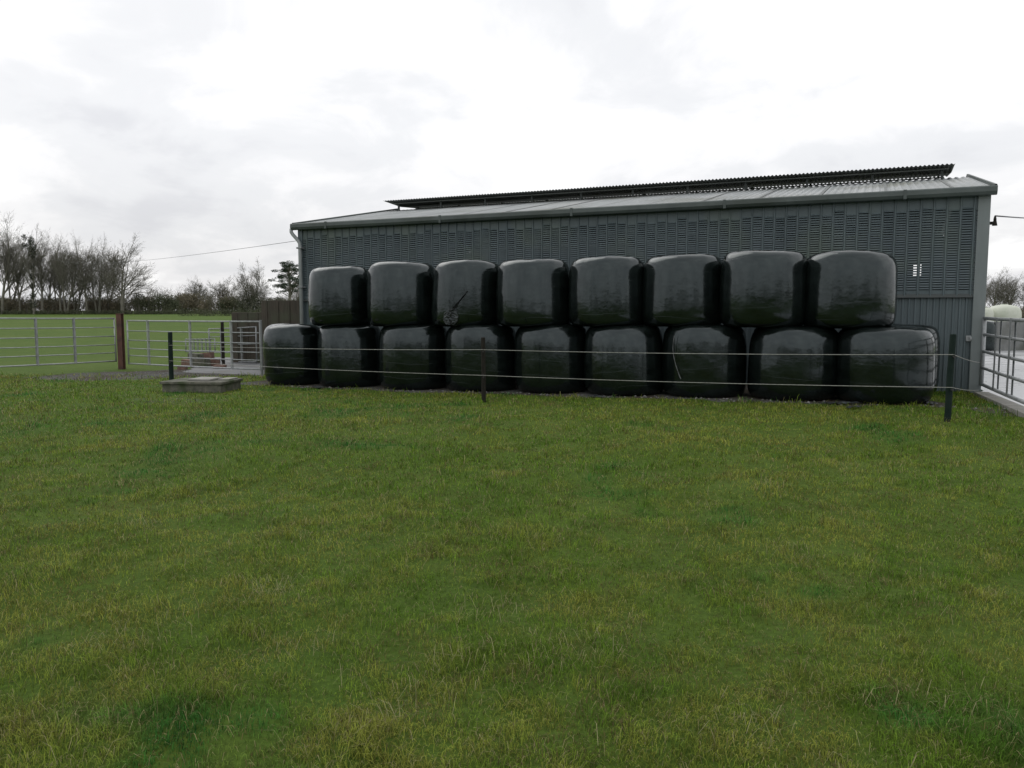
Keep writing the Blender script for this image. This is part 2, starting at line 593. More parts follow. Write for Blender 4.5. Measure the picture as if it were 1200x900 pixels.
def make_grass(n=680000):
    rs = np.random.RandomState(7)
    y = 1.7 * (19.5 / 1.7) ** (rs.rand(n) ** .92)
    x = (rs.rand(n) * 2 - 1) * .86 * (y + .8)
    bm_ = bare_mask(x, y)
    keep = rs.rand(n) > bm_ * 1.25
    # clumping
    cl = vnoise(x * 3.1, y * 3.1, 21) * .55 + vnoise(x * 9, y * 9, 22) * .45
    keep &= rs.rand(n) < -.05 + cl * 2.0
    # keep off the barn, the yard slab and the trough
    rx, ry = x - RC.x, y - RC.y
    n_w = rx * DB.x + ry * DB.y
    s_w = rx * DR.x + ry * DR.y
    keep &= ~((n_w > -.03) & (s_w < .1) & (s_w > -LEN))
    k0, k1 = YARD_A, YARD_B
    side = (k1.x - k0.x) * (y - k0.y) - (k1.y - k0.y) * (x - k0.x)
    keep &= side < 0.02 * 4
    x, y = x[keep], y[keep]
    n = len(x)
    z = gz(x, y)
    L = (.022 + .034 * rs.rand(n)) * (.5 + .65 * vnoise(x * 2.2, y * 2.2, 23) + .7 * vnoise(x * 8, y * 8, 43) ** 2)
    L *= 1 + .25 * sst(5, 12, y)
    W = np.maximum(.0021, .00055 * y) * (.7 + .7 * rs.rand(n))
    # tufts of longer grass
    tuft = sst(.55, .78, vnoise(x * 4.5 + 7, y * 4.5, 24) * .6 + vnoise(x * 10, y * 10, 25) * .4)
    edge = sst(.03, .2, bare_mask(x, y)) * (1 - sst(.75, 1, bare_mask(x, y)))
    L *= 1 + .8 * tuft + 1.1 * edge * rs.rand(n)
    straw = rs.rand(n) < .06 + .10 * sst(.55, .8, vnoise(x * .9 + 3, y * .9 + 9, 26)) * vnoise(x * 5, y * 5, 31)
    L = np.where(straw, L * (1.0 + .8 * rs.rand(n)), L)
    lean = R(22) + R(68) * rs.rand(n) ** .75
    lean = np.where(straw, R(58) + R(32) * rs.rand(n), lean)
    az0 = vnoise(x * .8, y * .8, 27) * 6.3 + vnoise(x * 4, y * 4, 28) * 5
    az = az0 + rs.randn(n) * 1.7
    # colour
    p1 = vnoise(x * .45 + 5, y * .45, 29)
    p2 = vnoise(x * 1.9, y * 1.9 + 3, 30)
    p3 = vnoise(x * 6.5, y * 6.5, 32)
    dry = sst(.32, .78, p1 * .3 + p2 * .3 + p3 * .4)
    base = np.array([.092, .170, .015])
    warm = np.array([.205, .220, .040])
    cold = np.array([.038, .135, .022])
    c = base[None] * (1 - dry[:, None]) + warm[None] * dry[:, None]
    cf = sst(.62, .8, vnoise(x * 1.1 + 40, y * 1.1 + 7, 33) * .7 + vnoise(x * 4, y * 4, 34) * .3)[:, None]
    c = c * (1 - cf) + cold[None] * cf
    c *= (.34 + 1.3 * rs.rand(n) ** 1.1)[:, None] * 1.13 * (.62 + .76 * (vnoise(x * 7, y * 7, 41) * .5 + vnoise(x * 17, y * 17, 42) * .5))[:, None]
    thatch = sst(.56, .74, vnoise(x * 3.6, y * 3.6, 35) * .6 + vnoise(x * 9, y * 9, 36) * .4) * .75
    brown = rs.rand(n) < .06 + .5 * thatch
    L *= 1 - .35 * thatch
    c = np.where(brown[:, None], np.array([.15, .125, .05])[None] * (.35 + 1.1 * rs.rand(n))[:, None], c)
    c = np.where(straw[:, None], np.array([.32, .29, .14])[None] * (.55 + .6 * rs.rand(n))[:, None], c)

    def mk(x, y, z, L, W, lean, az, c, bend=1.):
        n = len(x)
        dx, dy = np.cos(az), np.sin(az)
        sx, sy = -dy, dx
        l1 = lean * .55
        h1, o1 = np.cos(l1) * L * .5, np.sin(l1) * L * .5
        l2 = np.minimum(lean * 1.45, R(115))
        h2, o2 = h1 + np.cos(l2) * L * .5, o1 + np.sin(l2) * L * .5
        V = np.zeros((n, 5, 3), np.float32)
        for k, (o, h, w) in enumerate(((0, -.006, .5), (0, -.006, -.5), (o1, h1, -.42), (o1, h1, .42), (o2, h2, 0))):
            V[:, k, 0] = x + dx * o + sx * W * w
            V[:, k, 1] = y + dy * o + sy * W * w
            V[:, k, 2] = z + h
        idx = np.arange(n)[:, None] * 5
        quad = idx + np.array([[0, 1, 2, 3]])
        tri = idx + np.array([[3, 2, 4]])
        return V.reshape(-1, 3), quad, tri, np.repeat(c, 5, 0)
    # a few long dry stalks lying over the sward
    spots = [(555, 720, 3), (590, 715, 3), (320, 700, 8), (820, 590, 6), (170, 750, 2), (130, 755, 3), (540, 790, 4), (700, 760, 4),
             (925, 640, 3), (1010, 600, 2), (650, 790, 3), (340, 770, 4), (170, 620, 4), (60, 560, 3), (1120, 840, 3), (760, 570, 4), (450, 850, 4), (880, 860, 4)]
    sx_, sy_ = [], []
    for px, py, q in spots:
        c0 = at_z(px, py, 0)
        for _ in range(q * 8):
            sx_.append(c0.x + rs.randn() * .11)
            sy_.append(c0.y + rs.randn() * .10)
    for _ in range(170):
        yy = 2.2 * (5.5) ** rs.rand()
        sx_.append((rs.rand() * 2 - 1) * .8 * yy)
        sy_.append(yy)
    sx_, sy_ = np.array(sx_), np.array(sy_)
    ns = len(sx_)
    A = mk(x, y, z, L, W, lean, az, c)
    Bk = mk(sx_, sy_, gz(sx_, sy_) + .01, .05 + .12 * rs.rand(ns), .0019 + .0008 * rs.rand(ns), R(52) + R(35) * rs.rand(ns), rs.rand(ns) * 6.3,
            np.array([.34, .32, .17])[None] * (.6 + .6 * rs.rand(ns))[:, None])
    V = np.concatenate([A[0], Bk[0]])
    C_ = np.concatenate([A[3], Bk[3]])
    q = np.concatenate([A[1], Bk[1] + len(A[0])])
    t = np.concatenate([A[2], Bk[2] + len(A[0])])
    nq, nt_ = len(q), len(t)
    loops = np.concatenate([q.ravel(), t.ravel()]).astype(np.int32)
    starts = np.concatenate([np.arange(nq) * 4, nq * 4 + np.arange(nt_) * 3]).astype(np.int32)
    me = bpy.data.meshes.new('grass')
    me.vertices.add(len(V))
    me.vertices.foreach_set('co', V.astype(np.float32).ravel())
    me.loops.add(len(loops))
    me.loops.foreach_set('vertex_index', loops)
    me.polygons.add(len(starts))
    me.polygons.foreach_set('loop_start', starts)
    me.update(calc_edges=True)
    a = me.color_attributes.new('tint', 'FLOAT_COLOR', 'POINT')
    cc = np.ones((len(V), 4), np.float32)
    cc[:, :3] = C_
    a.data.foreach_set('color', cc.ravel())
    me.materials.append(grass_material())
    o = bpy.data.objects.new('grass', me)
    COL.objects.link(o)
    tag(o, 'short rough green pasture grass with dry straw-coloured stalks', 'grass', kind='stuff')


YARD_A = at_z(1143, 462, .19)      # slab edge at the barn corner
YARD_B = at_z(1204, 489, .19)      # slab edge leaving the frame
ydir = (YARD_B - YARD_A).normalized()
YARD_B = YARD_A + ydir * 9
make_grass()

# yard slab -----------------------------------------------------------------
mb = MB()
nrm = Vector((-ydir.y, ydir.x, 0))      # to the right of the edge
if nrm.x < 0:
    nrm = -nrm
a0 = YARD_A - ydir * .1
top = .20
outl = [a0, YARD_B, YARD_B + Vector((30, -4, 0)), Vector((48, 29.5, 0)), RC + DR * .12 + DB * 17, RC + DR * .1]
n = len(outl)
mb.v = [(p.x, p.y, top) for p in outl] + [(p.x, p.y, -.1) for p in outl]
mb.f = [tuple(range(n))] + [(i + n, (i + 1) % n + n, (i + 1) % n, i) for i in range(n)]
mb.build('yard', M['yard'])['kind'] = 'structure'
# kerb edging along the slab
mb = MB()
ang = math.atan2(ydir.y, ydir.x)
T = Matrix.Translation((a0.x, a0.y, 0)) @ Matrix.Rotation(ang, 4, 'Z')
sgn = 1 if (Matrix.Rotation(ang, 4, 'Z') @ Vector((0, 1, 0))).dot(nrm) > 0 else -1
for i in range(9):
    x0 = i * 1.0
    mb.box(x0 + .004, x0 + .996, *sorted((-.012 * sgn, .22 * sgn)), -.1, .228, T, bev=.012)
mb.build('kerb', M['conc_l'])['kind'] = 'structure'

# concrete apron behind the left gates
p = [at_z(218, 437, .05), at_z(318, 441, .05), at_z(330, 421, .05), at_z(240, 418, .05)]
mb = MB()
N_ = 14


def apron(u, v):
    a = p[0].lerp(p[1], u)
    b = p[3].lerp(p[2], u)
    q = a.lerp(b, v)
    w = .25
    e = mnoise.noise(Vector((q.x * 1.3, q.y * 1.3, 4))) * w
    return Vector((q.x + e * (1 if u in (0, 1) else .3), q.y + e, G(q.x, q.y) + .035 - (.05 if u in (0, 1) or v in (0, 1) else 0)))


mb.grid(apron, N_, N_)
mb.build('path', M['apron'], smooth=True)['kind'] = 'structure'


# ------------------------------------------------------------------ barn
barn = thing('barn', 'long slate-grey metal clad barn with slotted wall and raised ridge vent', 'barn', (LC.x, LC.y, LC.z), -PHI)
EZ = 3.53           # eave height above the barn's base
DEPTH = 9.2
RISE = .86
HALF = DEPTH / 2
SPLIT = 1.74


def sheet_rib(mb, x0, x1, z0, z1, y, out=.022):
    w = (x1 - x0) * .25
    mb.quad((x0, y, z0), (x0 + w, y - out, z0), (x0 + w, y - out, z1), (x0, y, z1))
    mb.quad((x0 + w, y - out, z0), (x1 - w, y - out, z0), (x1 - w, y - out, z1), (x0 + w, y - out, z1))
    mb.quad((x1 - w, y - out, z0), (x1, y, z0), (x1, y, z1), (x1 - w, y - out, z1))


# slotted upper cladding
mb = MB()
rnd = random.Random(3)
pitch = LEN / round(LEN / .205)
ncol = round(LEN / pitch)
zs0, zs1 = 1.84, EZ - .30
for c in range(ncol):
    x0 = c * pitch
    r1 = x0 + .036
    sheet_rib(mb, x0, r1, SPLIT, EZ, -.035)
    x1 = x0 + pitch
    mb.quad((r1, -.035, SPLIT), (x1, -.035, SPLIT), (x1, -.035, zs0), (r1, -.035, zs0))
    topz = zs1 + (c % 2) * .03 + (.05 if c % 7 == 3 else 0)
    mb.quad((r1, -.035, topz), (x1, -.035, topz), (x1, -.035, EZ), (r1, -.035, EZ))
    gap = .0155 if c % 2 else .0145
    nrow = 33
    st = (topz - zs0) / nrow
    # plain edge strips left and right of the slots
    e = .008
    mb.quad((r1, -.035, zs0), (r1 + e, -.035, zs0), (r1 + e, -.035, topz), (r1, -.035, topz))
    mb.quad((x1 - e, -.035, zs0), (x1, -.035, zs0), (x1, -.035, topz), (x1 - e, -.035, topz))
    for k in range(nrow):
        za = zs0 + k * st
        j = rnd.uniform(-.002, .002)
        zb = za + gap + j
        zt = zs0 + (k + 1) * st
        # blade: lower edge pressed outwards
        mb.quad((r1 + e, -.049, zb), (x1 - e, -.049, zb), (x1 - e, -.033, zt), (r1 + e, -.033, zt))
mb.build('slotted_cladding', M['clad'], barn)

# plain ribbed lower cladding
mb = MB()
lp = .10
nl = int((LEN - .1) / lp)
for c in range(nl):
    x0 = c * lp
    mb.quad((x0, 0, -.4), (x0 + .05, 0, -.4), (x0 + .05, 0, SPLIT), (x0, 0, SPLIT))
    sheet_rib(mb, x0 + .05, x0 + lp, -.4, SPLIT, 0, .020)
mb.build('lower_cladding', M['clad2'], barn)
mb = MB()
mb.quad((0, -.04, SPLIT + .03), (LEN - .15, -.04, SPLIT + .03), (LEN - .15, -.07, SPLIT - .03), (0, -.07, SPLIT - .03))
mb.quad((0, -.07, SPLIT - .03), (LEN - .15, -.07, SPLIT - .03), (LEN - .15, -.028, SPLIT - .035), (0, -.028, SPLIT - .035))
mb.build('drip_flashing', M['dark_flash'], barn)
# corner flashings
mb = MB()
mb.box(LEN - .14, LEN + .05, -.066, .25, -.4, EZ - .02, bev=.008)
mb.build('corner_flashing', M['flash'], barn)
mb = MB()
mb.box(-.03, .10, -.066, .25, -.4, EZ - .02, bev=.008)
mb.build('corner_flashing', M['clad2'], barn)
# side, back and gable walls (corrugated boxes)
for xx, s_ in ((0, -1), (LEN, 1)):
    mb = MB()
    ycuts = np.arange(.25, DEPTH, .2)
    for yv in ycuts:
        y2 = min(yv + .2, DEPTH)

        def hz(q):
            return EZ + RISE * (1 - abs(q - HALF) / HALF)
        ym = (yv + y2) / 2
        for (ya, yb, oa, ob) in ((yv, ym, 0, .02), (ym, y2, .02, 0)):
            mb.quad((xx + s_ * oa, ya, -.4), (xx + s_ * ob, yb, -.4), (xx + s_ * ob, yb, hz(yb) - .03), (xx + s_ * oa, ya, hz(ya) - .03))
    mb.build('gable_wall', M['clad'], barn)
# back wall, with an open bay near its right end
dcam = Vector((0, 0, 0))
inv = (Matrix.Translation(LC) @ Matrix.Rotation(-PHI, 4, 'Z')).inverted()
cl_ = inv @ Vector((0, 0, CAMH))
pl_ = inv @ at_y(1075, 315, 15.0)
dd = pl_ - cl_
tb = (DEPTH - cl_.y) / dd.y
hx = cl_.x + dd.x * tb
hz_ = cl_.z + dd.z * tb
mb = MB()
if hx > LEN - .5:
    hx = LEN - .6
mb.quad((0, DEPTH, -.4), (hx - .10, DEPTH, -.4), (hx - .10, DEPTH, EZ + .05), (0, DEPTH, EZ + .05))
mb.quad((hx + .10, DEPTH, -.4), (LEN, DEPTH, -.4), (LEN, DEPTH, EZ + .05), (hx + .10, DEPTH, EZ + .05))
mb.quad((hx - .10, DEPTH, -.4), (hx + .10, DEPTH, -.4), (hx + .10, DEPTH, hz_ - .22), (hx - .10, DEPTH, hz_ - .22))
mb.quad((hx - .10, DEPTH, min(hz_ + .14, EZ - .02)), (hx + .10, DEPTH, min(hz_ + .14, EZ - .02)), (hx + .10, DEPTH, EZ + .05), (hx - .10, DEPTH, EZ + .05))
mb.build('back_wall', M['clad'], barn)
print('back opening', hx, hz_, LEN)

# roof slopes with real corrugation
ov = .10            # verge overhang
eo = .16            # eave overhang
sl = RISE / HALF


def roof_side(name, sgn_):
    mb = MB()
    nx = int((LEN + 2 * ov) / .13) * 4
    hgap = .28       # open slot at the ridge

    def fn(u, v):
        x = -ov + u * (LEN + 2 * ov)
        dist = -eo + v * (HALF + eo - hgap)
        y = dist if sgn_ > 0 else DEPTH - dist
        corr = .012 * (1 if (int(round(u * nx)) % 4) in (0, 1) else -1)
        z = EZ + .06 + dist * sl + corr
        # the laps between sheet runs
        return Vector((x, y, z))
    mb.grid(fn, nx, 2)
    return mb.build(name, M['roof'], barn)


roof = roof_side('roof', 1)
roof_side('roof', -1)
# lap lines across the roof: flashing strips running up the slope
mb = MB()
kx = 2.2
while kx < LEN - .5:
    a = (kx, -.12, EZ + .06 - .12 * sl + .022)
    b = (kx + .05, -.12, EZ + .06 - .12 * sl + .022)
    e_ = HALF - .30
    c = (kx + .05, e_, EZ + .06 + e_ * sl + .022)
    d_ = (kx, e_, EZ + .06 + e_ * sl + .022)
    mb = MB()
    mb.quad(a, b, c, d_)
    mb.build('lap_strip', M['canopy'], roof)
    kx += 1.08 + rnd.uniform(-.03, .03)
# gutter and fascia along the front eave
mb = MB()
gx0, gx1 = -ov - .02, LEN + ov + .02
prof = [(-.05, .02), (-.155, .02), (-.175, 0), (-.178, -.075), (-.15, -.125), (-.09, -.135), (-.05, -.10)]
y_off = -.06
z_off = EZ + .035
base = len(mb.v)
for gx in (gx0, gx1):
    for (yy, zz) in prof:
        mb.v.append((gx, yy + y_off, zz + z_off))
m_ = len(prof)
for i in range(m_ - 1):
    mb.f.append((i, i + m_, i + m_ + 1, i + 1))
mb.f.append(tuple(range(m_)))
mb.f.append(tuple(range(2 * m_ - 1, m_ - 1, -1)))
mb.f.append((m_ - 1, 2 * m_ - 1, m_, 0))
gut = mb.build('gutter', M['fascia'], barn)
mb = MB()
for xk in np.arange(.9, LEN, 3.1):
    mb = MB()
    mb.box(xk, xk + .05, y_off - .183, y_off - .05, z_off - .139, z_off + .024)
    mb.build('gutter_joint', M['fascia'], gut)
# verge trims on both gables
for xx in (-ov - .02, LEN + ov - .02):
    mb = MB()
    for (ya, yb) in ((-eo, HALF), (DEPTH + eo, HALF)):
        za = EZ - eo * sl
        zb = EZ + RISE
        for q in range(1):
            mb.quad((xx, ya, za + .01), (xx, yb, zb + .01), (xx, yb, zb + .11), (xx, ya, za + .11))
            mb.quad((xx + .04, ya, za + .01), (xx + .04, yb, zb + .01), (xx + .04, yb, zb + .11), (xx + .04, ya, za + .11))
            mb.quad((xx, ya, za + .11), (xx + .04, ya, za + .11), (xx + .04, yb, zb + .11), (xx, yb, zb + .11))
    mb.build('verge_trim', M['fascia'], barn)
# ridge vent: nearly flat corrugated canopy on short posts
CZ = EZ + RISE + .155
cw = .88
cx0, cx1 = -.02, LEN - .22
vent = MB()
nx = int((cx1 - cx0) / .085) * 4


def can(u, v):
    x = cx0 + u * (cx1 - cx0)
    corr = .011 * (1 if (int(round(u * nx)) % 4) in (0, 1) else -1)
    yy = (v * 2 - 1) * cw
    return Vector((x, HALF + yy, CZ + corr + .06 * abs(yy / cw) ** 1))


vent.grid(can, nx, 4)
canopy = vent.build('ridge_canopy', M['canopy'], barn)
mb = MB()
for xk in np.linspace(cx0 + .3, cx1 - .25, 11):
    for s_ in (-.55, .55):
        mb = MB()
        mb.box(xk, xk + .05, HALF + s_ - .02, HALF + s_ + .02, EZ + RISE - .12, CZ + .02)
        mb.build('canopy_post', M['dark_flash'], canopy)
for s_ in (-.62, .62):
    mb = MB()
    mb.box(cx0 + .2, cx1 - .1, HALF + s_ - .03, HALF + s_ + .03, CZ - .012, CZ + .012)
    mb.build('canopy_purlin', M['canopy'], canopy)
# downpipe with swan neck on the left corner
mb = MB()
pipe = [(-.14, -.17, EZ - .06), (-.14, -.17, EZ - .14), (-.10, -.165, EZ - .20), (.02, -.14, EZ - .33), (.075, -.13, EZ - .42), (.08, -.13, EZ - .6), (.09, -.13, -.1)]
mb.tube(pipe, .042, 12)
dp = mb.build('downpipe', M['pipe'], barn, smooth=True)
mb = MB()
for zz in (EZ - .55, EZ - 1.5, EZ - 2.5):
    mb = MB()
    mb.box(.01, .16, -.185, -.05, zz, zz + .04, bev=.006)
    mb.build('pipe_clip', M['galv_d'], dp)
# insulator bracket at the right corner for the power cable
mb = MB()
mb.box(LEN + .03, LEN + .14, -.02, .03, EZ - .58, EZ - .53)
mb.tube([(LEN + .13, 0, EZ - .50), (LEN + .13, 0, EZ - .60)], [.022, .042], 10)
mb.tube([(LEN + .13, 0, EZ - .44), (LEN + .13, 0, EZ - .50)], [.015, .026], 10)
mb.build('insulator_bracket', M['post_dark'], barn)
# small metal catch on the lower wall
q = inv @ at_y(1134, 396, 14.3)
mb = MB()
mb.box(q.x - .06, q.x + .05, -.055, -.022, q.z - .05, q.z + .05, bev=.01)
mb.box(q.x - .01, q.x + .03, -.09, -.05, q.z - .02, q.z + .03, bev=.008)
mb.build('door_catch', M['galv'], barn)


# ------------------------------------------------------------------ bales
def bale(loc, Rr, H, seed, label, group, rz=0, m='wrap', sides=84, ringn=60, barrel=.035, name='silage_bale', taper=.03, name_cat='bale'):
    rs = random.Random(seed)
    ph = [(rs.uniform(0, 6.28), rs.uniform(0, 6.28), rs.choice([2, 3, 4, 5, 7]), rs.uniform(1, 4), rs.uniform(.4, 1.)) for _ in range(7)]
    pexp = rs.uniform(6.0, 7.5)
    lean = (rs.uniform(-.03, .03), rs.uniform(-.02, .02))
    slope = rs.uniform(-.022, .022)
    pleat = rs.randint(26, 40)
    sag = rs.uniform(-.25, .15)
    rs_b = rs.uniform(.75, 1.5)
    mb = MB()
    verts = []
    for i in range(ringn + 1):
        t = -math.pi / 2 + math.pi * i / ringn
        # more rings round the shoulders
        s_, c_ = math.sin(t), math.cos(t)
        pe = pexp if s_ > 0 else pexp * 1.25
        zz = math.copysign(abs(s_) ** (2 / pe), s_)
        rr = abs(c_) ** (2 / pe)
        for k in range(sides):
            a = 2 * math.pi * k / sides
            nn = sum(am * math.sin(kk * a + p1 + zz * fz) * math.cos(zz * fz + p2) for (p1, p2, kk, fz, am) in ph) / 4
            fine = mnoise.noise(Vector((math.cos(a) * 2.6 + seed, math.sin(a) * 2.6, zz * 2.0))) * .5 + \
                mnoise.noise(Vector((math.cos(a) * 6 + seed, math.sin(a) * 6, zz * 7.0))) * .16
            tp = 1 - taper * (zz * .5 + .5) + barrel * rs_b * (1 - (zz - sag) ** 2) - .6 * barrel
            r_ = Rr * rr * tp * (1 + .013 * nn + .006 * fine)
            sh = max(0, abs(zz) - .80) / .2
            r_ += .006 * sh * (1.2 - sh) * math.sin(pleat * a + 3 * fine + zz * 2) * (1 + fine)
            zh = H * .5 * (zz + 1)
            # flattened foot and gently uneven top
            if zz > 0:
                zh += slope * math.cos(a) * r_ * zz
                zh += H * .012 * math.sin(a * 2 + ph[0][0]) * rr + .02 * fine * (1 - rr * .3)
            verts.append((math.cos(a) * r_ + lean[0] * zh, math.sin(a) * r_ + lean[1] * zh, zh))
    mb.v = verts
    for i in range(ringn):
        for k in range(sides):
            k2 = (k + 1) % sides
            mb.f.append((i * sides + k, i * sides + k2, (i + 1) * sides + k2, (i + 1) * sides + k))
    o = mb.build(name, M[m], smooth=True, loc=loc, rot=(0, 0, rz))
    return tag(o, label, name_cat, group)


LH = [1.28, 1.28, 1.27, 1.26, 1.25, 1.24, 1.23, 1.21, 1.2]
low_labels = [
    'black wrapped bale at the left end of the bottom row, beside the gate',
    'black wrapped bale, second from the left in the bottom row',
    'black wrapped bale, third from the left in the bottom row',
    'black wrapped bottom row bale directly behind the middle fence post',
    'black wrapped bale at the very middle of the nine in the bottom row',
    'black wrapped bottom row bale, fourth from the right end',
    'black wrapped bottom row bale, third from the right end',
    'black wrapped bottom row bale, second from the right end',
    'large squat black wrapped bale at the right end of the bottom row',
]
up_labels = [
    'black wrapped bale at the left end of the upper row, next to the downpipe',
    'black wrapped bale, second from the left in the upper row',
    'black wrapped upper row bale with a crumpled loose patch of plastic',
    'black wrapped upper row bale just right of the one with crumpled plastic',
    'black wrapped upper row bale, fourth from the right end',
    'black wrapped upper row bale, third from the right end',
    'black wrapped upper row bale, second from the right end',
    'tall bulging black wrapped bale at the right end of the upper row',
]
LR = [.63, .67, .70, .715, .705, .715, .725, .715, .735]
UR = [.655, .705, .695, .71, .705, .72, .705, .73]
tops = []
for i, p_ in enumerate(LOWP):
    z0 = G(p_.x, p_.y) - .015
    bale((p_.x, p_.y, z0), LR[i], LH[i], 11 + i, low_labels[i], 'black bales in the bottom row', rz=i * 1.3, taper=.035)
    tops.append(z0 + LH[i])
UH = [1.22, 1.27, 1.25, 1.23, 1.23, 1.23, 1.25, 1.22]
upper = []
for i, p_ in enumerate(UPP):
    z0 = max(tops[i], tops[i + 1]) - .045
    upper.append(bale((p_.x, p_.y + (.05 if i % 2 else -.02), z0), UR[i], UH[i], 41 + i, up_labels[i], 'black bales in the upper row', rz=i * 2.1, taper=.045))
# a bale of a second row just shows past the right end
pb = on_row(1052, 1.45)
bale((pb.x, pb.y, G(pb.x, pb.y) - .01), .66, 1.2, 77, 'black wrapped bale partly hidden behind the bottom row beside the barn wall', None, taper=.03)

# loose end of wrap hanging on one bottom bale
lb = bpy.data.objects[[o.name for o in bpy.data.objects if o.get('label') == low_labels[6]][0]]
mb = MB()
pts = []
for i in range(16):
    t = i / 15
    a = -math.pi / 2 - .95 + .22 * t - .12 * math.sin(3 * t) - lb.rotation_euler.z
    rr_ = .752 + .01 * math.sin(7 * t)
    pts.append((math.cos(a) * rr_, math.sin(a) * rr_, 1.05 - .72 * t))
mb.tube(pts, [.004 + .004 * math.sin(i) ** 2 for i in range(16)], 5)
mb.build('loose_strip', M['apron'], lb)

# crumpled loose plastic on the third upper bale
ub = upper[2]
mb = MB()


def crumple(u, v):
    mid = -math.pi / 2 - .40 - ub.rotation_euler.z
    if v < .5:
        w = .05 + .42 * math.sin(math.pi * min(1, v * 1.75 + .12)) ** .7
    else:
        w = .006 + .14 * max(0, 1 - (v - .5) / .3) ** 1.6
    a2 = mid + (u - .5) * w + .75 * max(0, v - .35) + .03 * mnoise.noise(Vector((v * 9, u * 3, .5)))
    z = .05 + v * .62
    env = math.sin(math.pi * u)
    rr = .690 + .008 + (.055 * abs(mnoise.noise(Vector((u * 4 + v * 6, v * 10, 3.1)))) + .03 * mnoise.noise(Vector((u * 9, v * 24, 1.7)))) * env
    rr += .012 * env - (.05 if u in (0, 1) else 0)
    return Vector((math.cos(a2) * rr, math.sin(a2) * rr, z))


mb.grid(crumple, 24, 60)
mb.build('loose_plastic', M['scrap'], ub, smooth=False)


# black plastic scraps lying along the foot of the row
def scrap(px, py, sx_, sy_, seed, label):
    q = at_z(px, py, .1)
    q = at_z(px, py, G(q.x, q.y))
    mb = MB()
    rs = random.Random(seed)
    o1 = rs.uniform(0, 9)

    def f(u, v):
        a = u * 2 * math.pi
        rad = v * (1 + .45 * mnoise.noise(Vector((math.cos(a) * 1.5 + o1, math.sin(a) * 1.5, 0))))
        x, y = math.cos(a) * rad * sx_, math.sin(a) * rad * sy_
        z = .012 + .05 * abs(mnoise.noise(Vector((x * 9 + o1, y * 9, 2)))) * (1 - v * .6) + .02 * mnoise.noise(Vector((x * 25, y * 25, o1)))
        return Vector((x, y, z + .012))
    mb.grid(f, 30, 8)
    o = mb.build('plastic_scrap', M['scrap'], loc=(q.x, q.y, q.z), rot=(0, 0, rs.uniform(0, 6)))
    tag(o, label, 'plastic scrap', 'scraps of black wrap on the ground')


scrap(373, 455, .25, .10, 1, 'crumpled black plastic scrap on the gravel below the second bottom bale')
scrap(698, 466, .16, .08, 2, 'small black plastic scrap on the ground under the middle of the row')
scrap(985, 474, .30, .12, 3, 'torn black plastic sheet lying below the gap between the two rightmost bottom bales')
scrap(1000, 479, .16, .07, 4, 'small torn black plastic strip in the grass below the rightmost bottom bale')
scrap(1092, 474, .14, .08, 5, 'black plastic scrap at the right foot of the rightmost bottom bale')

# loose stones on the gravel
mb = MB()
rs = random.Random(5)
cnt = 0
while cnt < 900:
    s_ = rs.uniform(-12.6, 1.6)
    n_ = rs.uniform(-1.05, -.5)
    if rs.random() < .3:
        c0 = at_z(rs.uniform(90, 300), rs.uniform(434, 446), .05)
        x, y = c0.x, c0.y
    else:
        q = ROW0 + RD * s_ + Vector((-RD.y, RD.x, 0)) * n_
        x, y = q.x, q.y
    if float(bare_mask(np.array([x]), np.array([y]))[0]) < .45:
        cnt += 1
        continue
    r_ = rs.uniform(.008, .026)
    z = G(x, y)
    vs = []
    for (a, b, c) in ((1, 0, 0), (-1, 0, 0), (0, 1, 0), (0, -1, 0), (0, 0, 1), (0, 0, -1)):
        vs.append((x + a * r_ * rs.uniform(.7, 1.3), y + b * r_ * rs.uniform(.7, 1.3), z + r_ * .3 + c * r_ * rs.uniform(.5, .9)))
    b0 = len(mb.v)
    mb.v += vs
    for f in ((0, 2, 4), (2, 1, 4), (1, 3, 4), (3, 0, 4), (2, 0, 5), (1, 2, 5), (3, 1, 5), (0, 3, 5)):
        mb.f.append(tuple(b0 + t for t in f))
    cnt += 1
M['stone'] = mat('loose_stone', (.09, .09, .085), (.24, .235, .22), .9, 14, coord='Object')
tag(mb.build('gravel', M['stone']), 'loose grey stones scattered along the foot of the bales', 'gravel', kind='stuff')

# ------------------------------------------------------------------ wire fence
fence = thing('wire_fence', 'two strand white rope fence on three dark posts in front of the bales', 'fence')
fp = []
for (px, py, z, h, m_, r_, tilt) in ((201, 447, .05, 1.08, 'post_green', .05, .01), (567, 471, .1, 1.07, 'post_dark', .037, -.01), (1110, 497, .14, 1.13, 'post_green', .041, .02)):
    q = at_z(px, py, z)
    q.z = G(q.x, q.y)
    fp.append((q, h))
    mb = MB()
    mb.tube([q + Vector((0, 0, -.3)), q + Vector((tilt * .3, 0, h * .5)), q + Vector((tilt, 0, h - .012)), q + Vector((tilt, 0, h))], [r_, r_ * .97, r_ * .93, r_ * .8], 14)
    po = mb.build('post', M[m_], fence, smooth=False)
    for hh in (.84, .42):
        mb = MB()
        c = q + Vector((tilt * hh, -r_ - .012, hh))
        mb.tube([c + Vector((0, .03, 0)), c + Vector((0, -.02, 0))], [.012, .016], 8)
        mb.build('insulator', M['black_ins'], po)
(pA, hA), (pB, hB), (pC, hC) = fp
end = RC + DR * -.02 + Vector((0, -.08, 0))
